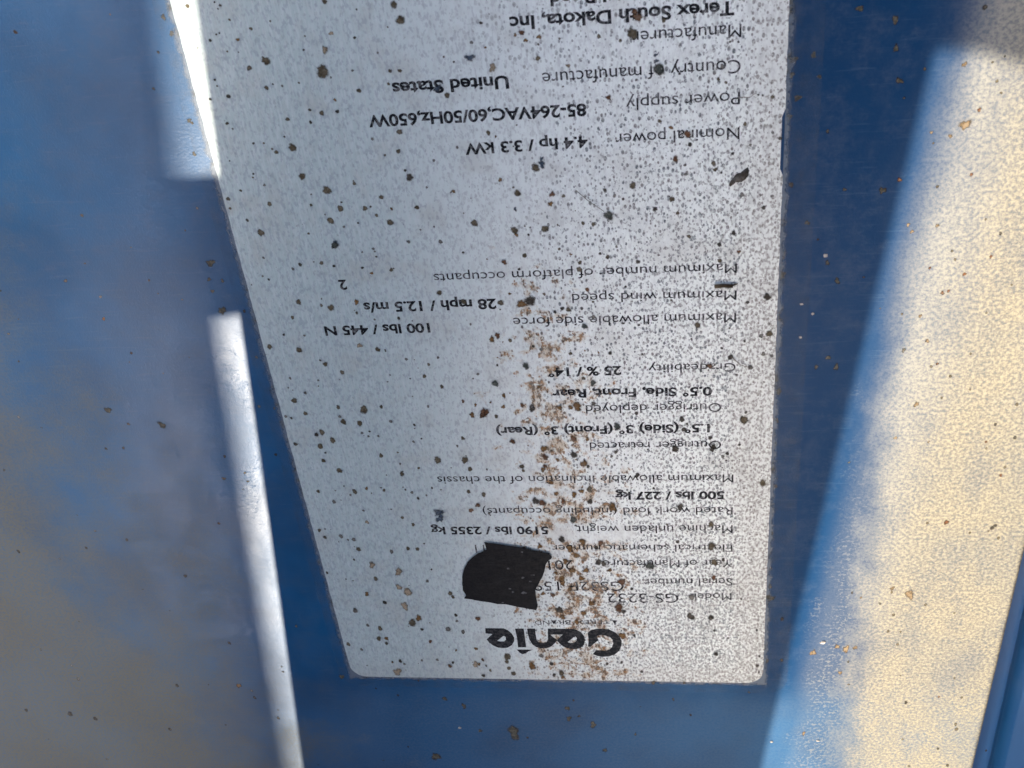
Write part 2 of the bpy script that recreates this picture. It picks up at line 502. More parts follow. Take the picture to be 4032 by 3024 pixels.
LOGO = [[(59.7, 16.3), (60.4, 17.22), (61.71, 17.76), (63.31, 17.88), (64.89, 17.51), (66.27, 16.51), (67.09, 15.26), (67.5, 13.77), (67.35, 12.14), (66.79, 10.5), (65.76, 9.31), (64.43, 8.57), (62.79, 8.35), (61.5, 8.63), (60.43, 9.21), (61.37, 10.64), (62.42, 10.54), (63.55, 10.44), (64.55, 10.93), (65.15, 11.76), (65.49, 13.04), (65.36, 14.2), (64.76, 15.11), (63.83, 15.55), (62.71, 15.72), (61.87, 15.52), (61.78, 14.83), (62.14, 14.03), (60.93, 12.73), (60.06, 11.67), (59.5, 11.78), (59.79, 13.88)], [(45.57, 17.64), (47.49, 17.66), (47.44, 15.77), (47.53, 13.68), (47.93, 13.1), (48.9, 12.89), (49.83, 13.2), (50.23, 14.19), (50.48, 17.7), (56.26, 17.69), (57.2, 17.41), (58.11, 16.62), (58.76, 15.48), (58.99, 14.1), (58.65, 12.46), (57.76, 11.28), (56.42, 10.83), (55.29, 10.95), (54.17, 11.33), (53.25, 12.14), (52.67, 13.06), (52.36, 13.62), (51.66, 12.7), (50.76, 11.63), (49.56, 11.02), (48.24, 10.95), (47.13, 11.45), (46.38, 12.26), (45.79, 13.89), (45.61, 15.51)], [(50.77, 15.73), (53.82, 15.73), (52.38, 13.94)], [(54.8, 13.22), (55.43, 12.92), (56.25, 13.01), (56.86, 13.6), (57.08, 14.53), (56.8, 15.17), (56.3, 14.86), (55.51, 14.04)], [(42.71, 17.6), (44.79, 17.63), (44.79, 14.57), (44.77, 11.29), (42.82, 11.25), (42.9, 14.54)], [(42.41, 10.49), (46.3, 10.49), (45.17, 9.87), (44.43, 9.14), (43.58, 8.89), (42.97, 9.47)], [(35.66, 17.64), (40.02, 17.63), (40.94, 17.07), (41.8, 15.92), (42.24, 14.53), (42.12, 13.36), (41.39, 11.94), (40.31, 11.09), (39.29, 10.91), (37.98, 11.05), (36.89, 11.74), (36.01, 12.79), (35.55, 13.84), (36.23, 14.67), (37.17, 15.67), (35.51, 15.88)], [(37.99, 13.41), (38.71, 13.19), (39.71, 13.2), (40.18, 13.8), (40.2, 14.73), (39.83, 15.15), (39.2, 14.6), (38.54, 13.89)]]
TAPE = [(38.69, 45.1), (39.72, 44.84), (42.25, 44.4), (44.63, 43.89), (47.15, 43.46), (50.25, 42.43), (52.82, 41.77), (52.97, 41.31), (53.37, 40.71), (53.13, 40.19), (52.45, 39.68), (51.75, 38.29), (51.25, 36.19), (50.58, 34.42), (49.79, 32.82), (49.15, 31.56), (48.68, 30.66), (48.64, 28.85), (48.69, 27.2), (48.83, 25.73), (48.35, 24.15), (46.66, 24.6), (44.44, 25.14), (41.45, 26.04), (39.45, 26.11), (37.63, 26.65), (34.87, 27.19), (33.31, 27.64), (31.98, 27.81), (32.18, 28.27), (32.54, 28.46), (32.33, 29.47), (31.98, 30.38), (32.1, 32.38), (32.4, 34.72), (33.19, 37.21), (34.22, 39.15), (35.45, 40.54), (36.62, 41.58), (37.87, 42.27), (38.99, 42.96), (38.85, 43.99)]
TAPE_FLECKS = [(43.17, 37.31, 0.41), (46.21, 34.41, 0.44), (42.91, 30.99, 0.39), (43.53, 29.99, 0.36), (45.95, 29.74, 0.62), (46.91, 42.26, 0.3), (48.84, 35.3, 0.28), (47.87, 33.34, 0.3), (48.32, 35.3, 0.19), (40.84, 26.59, 0.25)]
LEAF = [(94.15, 130.17), (94.37, 129.48), (94.25, 128.58), (93.78, 127.92), (93.16, 127.5), (92.32, 127.47), (91.87, 127.65), (91.56, 126.98), (91.25, 126.72), (91.0, 127.08), (91.24, 127.76), (91.69, 128.19), (92.03, 128.78), (92.44, 129.14), (92.99, 129.18), (93.54, 129.75)]
GRIT = [(113.0, 14.0, 0.85), (102.7, -21.4, 0.54), (113.7, -20.6, 0.57), (24.8, -18.9, 0.51), (108.0, 112.6, 0.51), (104.3, 102.8, 0.4), (106.4, 100.7, 0.4), (104.4, 95.7, 0.38)]
LABEL_SPOTS = {'o': [(2.8,163.7,0.46,0.43), (9.4,161,0.28,0.26), (12.7,159.3,0.36,0.34), (26.1,162.7,0.5,0.47), (14,153.8,0.88,0.85), (10.8,152.8,0.52,0.51), (23.4,151.3,1.29,1.27), (13,149.2,0.47,0.46), (18.9,149.7,0.24,0.23), (29.1,147.7,0.47,0.46), (21.8,144.2,0.53,0.53), (15.5,143.5,0.43,0.43), (4.4,143.4,0.38,0.38), (10.2,139.4,0.22,0.22), (15.2,138.3,0.81,0.83), (12.1,137.6,0.44,0.44), (34.1,136.5,0.48,0.49), (31.6,135.9,0.27,0.28), (6.6,133.1,0.22,0.23), (15.8,132.8,0.72,0.74), (19.8,129.9,0.88,0.92), (25.1,130.9,0.38,0.4), (3.7,130.7,0.31,0.32), (0.9,129.2,0.45,0.47), (0.8,127.3,0.31,0.33), (8.5,127.8,0.51,0.53), (21.6,126.2,0.67,0.71), (26.2,126,0.55,0.59), (29.6,128,0.49,0.52), (28.1,124.5,0.39,0.41), (19.3,123.9,0.73,0.78), (30.4,123,0.67,0.71), (5.5,122.1,0.75,0.79), (14.6,121.5,0.28,0.3), (34.9,140,0.58,0.59), (38.1,158.9,0.89,0.86), (37.4,161.4,0.69,0.66), (36.7,150.6,0.41,0.4), (44.1,145.9,0.56,0.57), (34.4,148.5,0.31,0.31), (35.8,125.7,0.49,0.53), (60.3,153.4,0.24,0.24), (70.2,154,0.38,0.38), (73.6,153.1,0.33,0.34), (75.6,154,1.05,1.05), (80.6,155.8,0.42,0.42), (60,151.1,0.49,0.49), (50.4,138.9,0.46,0.48), (79.5,139.2,0.4,0.42), (57.9,132.1,0.83,0.89), (54.3,127.5,0.69,0.74), (62.4,126.5,0.37,0.4), (74.6,127.8,0.67,0.73), (82.2,122.2,0.41,0.46), (81.2,124.9,0.57,0.62), (88.4,131.2,0.45,0.49), (88.7,130,0.43,0.46), (93.6,137.8,0.41,0.44), (97.9,142.2,0.38,0.4), (90.4,145.1,0.31,0.32), (89.2,145.7,0.34,0.35), (84.1,117.6,0.42,0.47), (53,120.3,0.76,0.83), (58.6,120.3,0.75,0.83), (65.5,121.1,0.4,0.44), (67.3,120.8,0.45,0.5), (45.9,122.1,0.71,0.77), (54.4,115.1,0.51,0.57), (69.5,114.1,0.46,0.51), (64.4,113.2,0.46,0.52), (64.2,111.8,0.6,0.68), (89.5,112.5,0.45,0.51), (57.3,106.9,0.33,0.38), (48.9,105.4,0.67,0.77), (49.8,97,0.44,0.52), (61.6,103.4,0.57,0.66), (85.5,99.1,0.7,0.83), (61.3,93.6,0.44,0.52), (63.4,87.8,0.45,0.54), (95.4,89.4,0.43,0.52), (45.1,79,0.47,0.57), (80.8,70,0.66,0.84), (94.3,76.9,0.88,1.11), (15.8,115.3,0.44,0.48), (29,113.3,0.44,0.48), (9.5,107.1,0.61,0.67), (13.9,106.2,0.35,0.39), (15.7,105.6,0.75,0.84), (37.4,108,0.63,0.71), (41.8,105.9,0.63,0.71), (7.5,103.7,0.41,0.46), (1.3,97.2,0.63,0.71), (7.2,96.2,0.68,0.77), (23.3,95.8,0.56,0.65), (11.9,92.7,0.57,0.66), (15,90.6,0.52,0.61), (33,92,0.36,0.42), (31.7,89.2,0.46,0.54), (34.9,86.6,0.46,0.55), (3.5,84,0.7,0.82), (17.8,81.3,0.96,1.15), (21.6,82,0.42,0.51), (12.5,82.1,0.48,0.57), (12.9,78.4,0.7,0.84), (16.3,77.9,0.7,0.84), (5.2,80.7,0.54,0.64), (7.7,75.8,0.71,0.86), (9.6,73.6,0.71,0.86), (6.6,72.2,0.66,0.81), (37.5,73.6,0.48,0.59), (6.6,72,0.6,0.73), (19.4,69.4,0.55,0.67), (6.5,68.2,0.51,0.62), (9.5,65.5,0.71,0.88), (31.4,68,0.89,1.1), (37.2,67.9,0.83,1.04), (38,65.5,0.59,0.74), (27,65.9,0.35,0.43), (23.1,64.4,0.6,0.75), (3.6,59.8,0.47,0.58), (11.8,59.6,0.62,0.78), (18.4,59.9,0.41,0.51), (36.9,59.3,0.5,0.64), (29.4,53.7,0.46,0.59), (21.2,52.1,0.41,0.53), (23.3,50.1,0.47,0.6), (40.1,58.5,0.6,0.77), (1.5,48.5,0.48,0.62), (9.5,42.8,0.64,0.84), (21,43,0.53,0.69), (23.2,42.8,0.53,0.69), (11.9,33.6,0.6,0.8), (28.8,29,0.59,0.81), (29.3,27.9,0.49,0.67), (18.3,19.3,1.06,1.47), (10.1,17.2,0.62,0.86), (55.6,70.1,0.29,0.36), (49.1,66,0.58,0.73), (49.3,64.9,0.39,0.49), (62.8,59.6,0.72,0.94), (88.7,38.8,0.84,1.16), (88.1,43.5,0.97,1.33), (88,49.7,0.72,0.97), (5.1,23.3,0.62,0.84), (10.1,17.3,0.57,0.79), (30.2,16.4,0.5,0.7), (9.2,13.8,0.69,0.96), (1.2,11.7,0.58,0.81), (39.9,8,1,1.45), (39.6,6.2,0.56,0.81), (35.2,3.1,0.43,0.62), (39.9,4,0.56,0.82), (40.8,2.1,0.68,0.99), (52.5,2.6,0.78,1.14), (81.7,-0.2,0.38,0.57), (74.4,-0.3,0.55,0.82), (98.7,96.8,0.71,0.85), (94.4,77,0.87,1.1), (98.4,60.9,0.78,1.03)], 'd': [(7.6,164,0.2,0.19), (8.4,163.4,0.31,0.28), (7.9,162.9,0.2,0.19), (16.3,160.3,0.23,0.22), (6.5,158.8,0.21,0.2), (7.1,159,0.21,0.2), (5.2,157.9,0.34,0.32), (9.6,155.6,0.16,0.15), (31.2,161.1,0.2,0.19), (30,156.6,0.3,0.29), (4.2,151.2,0.29,0.28), (14.3,149.8,0.21,0.21), (5.9,148.2,0.48,0.47), (2.5,147.9,0.3,0.29), (19.8,144.9,0.32,0.32), (24.6,144.3,0.42,0.42), (19.5,142.7,0.35,0.35), (14.2,140.4,0.24,0.24), (8.3,139.5,0.27,0.27), (3.1,136.5,0.19,0.2), (6.9,133.8,0.28,0.28), (35.4,131.5,0.75,0.79), (34.8,132.9,0.32,0.34), (27.3,126.3,0.25,0.26), (3.5,124.8,0.37,0.39), (24.4,123.2,0.25,0.27), (51.3,157.5,0.34,0.33), (84.5,134.8,0.45,0.48), (69.7,127.3,0.42,0.45), (72.8,125.4,0.31,0.34), (78.3,123.2,0.52,0.57), (89.7,129.4,0.23,0.25), (91.6,132.8,0.32,0.35), (95.6,142.7,0.24,0.25), (99.3,135,0.34,0.37), (97,122.5,0.43,0.48), (91.9,117.9,0.52,0.58), (55.5,119.3,0.27,0.3), (89.4,115.9,0.37,0.41), (91,151.7,0.23,0.24), (92.3,151.6,0.23,0.24), (53.1,112.4,0.33,0.37), (68.2,114.9,0.32,0.36), (74.9,113,0.46,0.52), (89.5,115.6,0.4,0.45), (54.5,105.6,1.15,1.31), (54.2,95.5,0.34,0.4), (60.4,103.7,0.43,0.49), (59,103,0.38,0.44), (94.6,103.7,0.32,0.37), (68.9,93.5,0.44,0.52), (75,93,0.29,0.35), (46.7,91.4,0.3,0.35), (91.7,91.9,0.42,0.51), (90,93.9,0.33,0.4), (94.2,95.3,0.28,0.34), (52.6,80.7,0.72,0.87), (65,81.7,0.5,0.62), (73.4,79.1,0.45,0.56), (82.3,77.5,0.64,0.81), (83.3,76.3,0.3,0.37), (82.7,74.9,0.6,0.76), (87.8,72.7,0.5,0.63), (88.5,70.5,0.65,0.83), (93.6,70.9,0.35,0.45), (94.7,78.8,0.34,0.43), (11.6,115.2,0.44,0.48), (18.1,114.6,0.34,0.37), (23.5,114,0.34,0.37), (26.6,116.2,0.24,0.26), (43.1,116.3,0.28,0.31), (4.7,112.3,0.3,0.33), (20.6,104.3,0.35,0.39), (28.7,102.8,0.4,0.45), (1.9,79.6,0.33,0.39), (27.8,77.3,0.35,0.42), (6.4,75.2,0.55,0.66), (1.3,72.8,0.5,0.6), (25.6,57.6,0.36,0.45), (29.1,60.5,0.3,0.38), (2.4,46.4,0.48,0.62), (7.9,39.6,0.32,0.43), (0.7,35.5,0.39,0.51), (25.5,36.6,0.27,0.36), (12.7,26,0.5,0.68), (20.4,17.1,0.39,0.55), (29.2,22,0.44,0.61), (60.2,68.9,0.81,1.02), (62.9,65.8,0.43,0.55), (68.8,69.5,0.47,0.59), (67.9,68.4,0.38,0.48), (51.1,56.6,0.89,1.15), (62.7,56.3,0.68,0.89), (55.9,45.6,0.86,1.14), (63.3,43.2,0.5,0.68), (63.5,38.8,0.76,1.04), (64.6,38.4,0.66,0.9), (90.6,39.6,0.49,0.68), (80.9,44.9,0.49,0.66), (76.2,59.8,0.33,0.43), (81.6,54.7,0.81,1.08), (73,63.4,0.57,0.73), (80.9,70.1,0.78,1), (88.2,69.7,0.55,0.7), (91.2,68.7,0.41,0.53), (70.5,30.8,0.41,0.57), (68.4,23.5,0.57,0.81), (53.8,23.9,0.8,1.12), (88,21.9,0.72,1.03), (83.9,21.8,0.62,0.89), (12.8,26,0.5,0.68), (29.2,21.9,0.38,0.53), (20.3,17.2,0.36,0.51), (10.8,12.2,0.52,0.72), (13.2,6,0.52,0.74), (26.3,5.7,0.4,0.57), (33.3,1.2,0.51,0.75), (50.4,5.8,0.5,0.73), (50.7,1.8,0.56,0.82), (53.6,24,0.8,1.12), (70.5,15.8,0.42,0.61), (64.4,13.4,0.27,0.39), (63.7,6.1,0.44,0.64), (67.2,6.7,0.38,0.56), (50.3,5.8,0.44,0.65), (71.8,3.5,0.43,0.64), (87.9,21.6,0.46,0.66), (83.2,22.3,0.77,1.11), (89.1,9.9,0.58,0.85), (94.6,27.8,0.3,0.43), (98.2,17.9,0.36,0.52), (99,9.4,0.34,0.5), (98.6,6.2,0.47,0.7), (99,4,0.32,0.47), (88.7,17.7,0.36,0.52), (98.1,104.7,0.8,0.94), (94.6,103.7,0.35,0.41), (91.6,91.8,0.61,0.74)], 'r': [(10,157.7,0.36,0.34), (24.6,146.4,0.31,0.31), (31.1,125.7,0.33,0.35), (42.9,128.5,0.38,0.4), (58.3,154.2,0.39,0.39), (60.5,154.6,0.44,0.43), (56.7,155.2,0.34,0.34), (51.6,153.5,0.25,0.24), (51.6,138.2,0.26,0.27), (81.4,138,0.4,0.42), (51.5,130.2,0.42,0.45), (60,125.2,0.53,0.57), (53.3,119.4,0.38,0.42), (52.8,105,0.96,1.1), (50.8,107.3,0.33,0.38), (46.3,97.4,0.64,0.75), (54.4,86,0.4,0.48), (47.2,84.1,0.51,0.61), (46.8,81.4,0.46,0.56), (61.7,81.1,1.01,1.24), (60.4,80.9,0.51,0.62), (58.1,80.9,0.61,0.74), (63.2,72.9,0.46,0.58), (25.1,112.8,0.34,0.37), (21,106.7,0.55,0.61), (41.2,82,0.36,0.44), (40.2,79.5,0.62,0.76), (14.6,60.5,0.41,0.51), (8.9,28.7,0.5,0.67), (20.1,20.9,0.83,1.15), (56.7,67.6,0.43,0.54), (53.5,65.2,0.63,0.8), (54.1,70.6,0.81,1.01), (62.1,66.6,0.81,1.03), (61.1,59.2,0.58,0.75), (67.4,54.7,1.07,1.41), (50.9,43.6,0.61,0.82), (60.4,44.9,0.85,1.14), (55.1,32.5,0.78,1.07), (55,33.9,0.78,1.07), (60.6,36.4,0.72,0.98), (53.8,35.6,0.52,0.7), (65.9,36.5,0.56,0.77), (50.4,29.2,0.53,0.73), (59.5,58.3,0.68,0.88), (54.9,61.5,0.49,0.62), (55.7,58.6,0.54,0.69), (57.4,42.9,0.86,1.16), (58.8,40.9,0.76,1.03), (56.2,39.1,0.72,0.97), (57.5,36.3,0.77,1.05), (59.4,33.9,0.67,0.92), (56.6,30.7,0.57,0.79), (61.2,26,0.73,1.03), (59.2,23,0.69,0.97), (54.3,21.5,0.64,0.9), (57.4,20,0.64,0.91), (9,28.9,0.5,0.67), (11.1,13.9,0.57,0.8), (27.7,10.1,0.34,0.48), (32.6,10.7,0.5,0.72), (11.2,5.6,0.35,0.49), (32.7,5.3,0.45,0.65), (45.6,4.9,1.06,1.55), (52.8,1.2,0.5,0.74), (67.7,15.7,0.9,1.3)], 'f': [(26.2,157.6,0.4,0.39), (24.6,155,0.66,0.64), (52.4,150.1,0.75,0.75), (64.9,149.6,0.39,0.4), (19.8,96.9,0.56,0.64), (13,50.9,0.47,0.61), (11.8,38,0.81,1.07), (17.7,35.9,0.97,1.3), (17,31,0.76,1.03), (18.8,29.5,0.93,1.26), (17.4,24.9,1,1.36), (18.9,29.5,0.93,1.26), (31.8,5.2,0.79,1.15), (11.9,2.1,1.11,1.59)], 'g': [(15.9,149.4,0.26,0.26), (5.2,142.4,0.22,0.22), (11.5,138.3,0.27,0.28), (16.8,129.3,0.22,0.23), (22.1,127.5,0.25,0.26), (21.6,122.6,0.28,0.3), (35.1,150.7,0.36,0.35), (40.2,134.5,0.32,0.33), (39.2,118.7,0.44,0.48), (33.2,119,0.39,0.43), (35.8,121.3,0.22,0.24), (38.2,129.5,0.22,0.23), (89.8,147.8,0.43,0.44), (75.9,146.5,0.24,0.25), (96.3,142.6,0.24,0.25), (98.1,136.1,0.29,0.31), (94.5,134.2,0.27,0.29), (93.2,125.2,0.46,0.5), (55,121.1,0.22,0.24), (83.6,131.2,0.3,0.33), (71.2,116.2,0.27,0.3), (56.1,98.4,0.34,0.4), (55.7,94.8,0.39,0.46), (64.1,103.6,0.38,0.44), (66.2,101.7,0.48,0.55), (91.6,96.2,0.23,0.28), (56.5,87.1,0.3,0.36), (52.6,81.4,0.51,0.62), (4.8,117,0.3,0.32), (10,114.4,0.35,0.38), (14.4,115.7,0.2,0.21), (26.5,117.3,0.24,0.26), (24.1,117.3,0.22,0.23), (3.7,113.1,0.25,0.27), (23.9,102.7,0.25,0.28), (9.1,99.6,0.28,0.32), (24.8,95.7,0.23,0.26), (11.1,93.7,0.26,0.3), (9.7,88.9,0.26,0.31), (3.9,89.6,0.32,0.37), (28.7,93.4,0.36,0.41), (42.6,89.5,0.35,0.42), (41.5,88.4,0.23,0.27), (6.3,85.9,0.37,0.44), (12.4,79.8,0.38,0.45), (0.8,80.1,0.38,0.45), (31.4,81.9,0.31,0.38), (19.7,74.6,0.32,0.39), (17.6,74.6,0.3,0.36), (16.4,75.5,0.33,0.39), (27,73,0.32,0.4), (36.1,71.7,0.32,0.4), (23,78.3,0.43,0.51), (23.2,67.2,0.3,0.37), (10.7,58.8,0.31,0.39), (17.9,60.7,0.25,0.32), (6.6,56.9,0.52,0.66), (24.5,59.3,0.36,0.45), (23.2,60.1,0.28,0.35), (27.6,58.5,0.25,0.32), (12.8,54.3,0.31,0.4), (6.2,46.8,0.53,0.69), (9,45.8,0.53,0.69), (17.1,42.1,0.53,0.7), (24,33,0.43,0.58), (5.1,23.2,0.62,0.84), (29.2,20.1,0.39,0.54), (26.7,17.3,0.67,0.93), (30.2,16.5,0.5,0.7), (41.6,65.4,0.29,0.37), (49.6,51.8,0.25,0.33), (90.3,68,0.41,0.53), (83.7,28.3,0.81,1.15), (43.6,39.5,0.26,0.35), (7.3,18.4,0.45,0.63), (26.7,17.4,0.56,0.78), (4.2,10,0.41,0.57), (14.1,5,0.35,0.5), (34.4,4.8,0.34,0.49), (48.2,8.6,0.61,0.88), (22.6,6.7,0.4,0.57), (18.7,6.4,0.34,0.49), (97.2,96.4,0.49,0.59), (97.7,92.4,0.44,0.54), (99.3,91.9,0.39,0.47), (95.4,89.4,0.5,0.61)], 'b': [(19.2,119,0.8,0.86), (42.7,147.2,0.71,0.72), (48.8,152,0.8,0.79), (79.2,150.4,0.33,0.34), (79.2,149.4,0.43,0.44), (59.1,132.7,0.68,0.72), (59.1,133.7,0.41,0.44), (53.6,124.5,0.38,0.41), (29.5,53.6,0.97,1.25), (29.5,51.7,0.87,1.13), (30,52.7,0.51,0.66)], 'R': [(57.8,155.5,0.53,0.53), (76.5,156.6,0.85,0.84), (76.1,157.5,0.56,0.56), (71.2,143.8,0.49,0.51), (84.1,136.7,0.69,0.74), (82,132.4,0.6,0.65), (60.4,127,0.58,0.63), (50.5,114,0.56,0.63), (92.9,114.2,0.4,0.45), (65.4,107.6,0.51,0.59), (47.5,98.2,0.64,0.74), (87.7,90,0.62,0.75), (50.7,81.7,0.51,0.62), (42.6,80,0.93,1.13), (60.4,73.1,0.72,0.9), (47.8,72.6,0.63,0.78), (38.8,83,0.41,0.5), (43.3,80.2,0.62,0.75), (42.2,79.3,0.62,0.76), (38.5,55.6,0.6,0.78), (36.8,54.2,0.61,0.78), (34.3,20.9,0.66,0.92), (54.2,68.4,0.76,0.96), (54,66.1,0.48,0.61), (52.5,56.1,0.84,1.09), (57,56.5,0.59,0.77), (64.3,44.6,0.65,0.87), (88.6,34.3,0.65,0.9), (68.4,32.9,0.92,1.28), (67.3,24.8,1.2,1.69), (52.5,28.7,0.58,0.8), (21.8,13.1,0.51,0.71), (25.4,4.5,0.57,0.82), (33.8,6.9,0.45,0.65)], 't': [(79.6,148,1.06,1.09), (70.1,122.4,0.95,1.04), (64.4,99.7,0.62,0.73), (52.3,91.1,0.75,0.89), (45.8,87.1,0.76,0.91), (65.2,86.7,0.64,0.78), (69.4,76,0.86,1.07), (19.1,118.9,0.72,0.78), (58.8,51.3,0.84,1.11), (74.8,37.8,1.05,1.45)]}
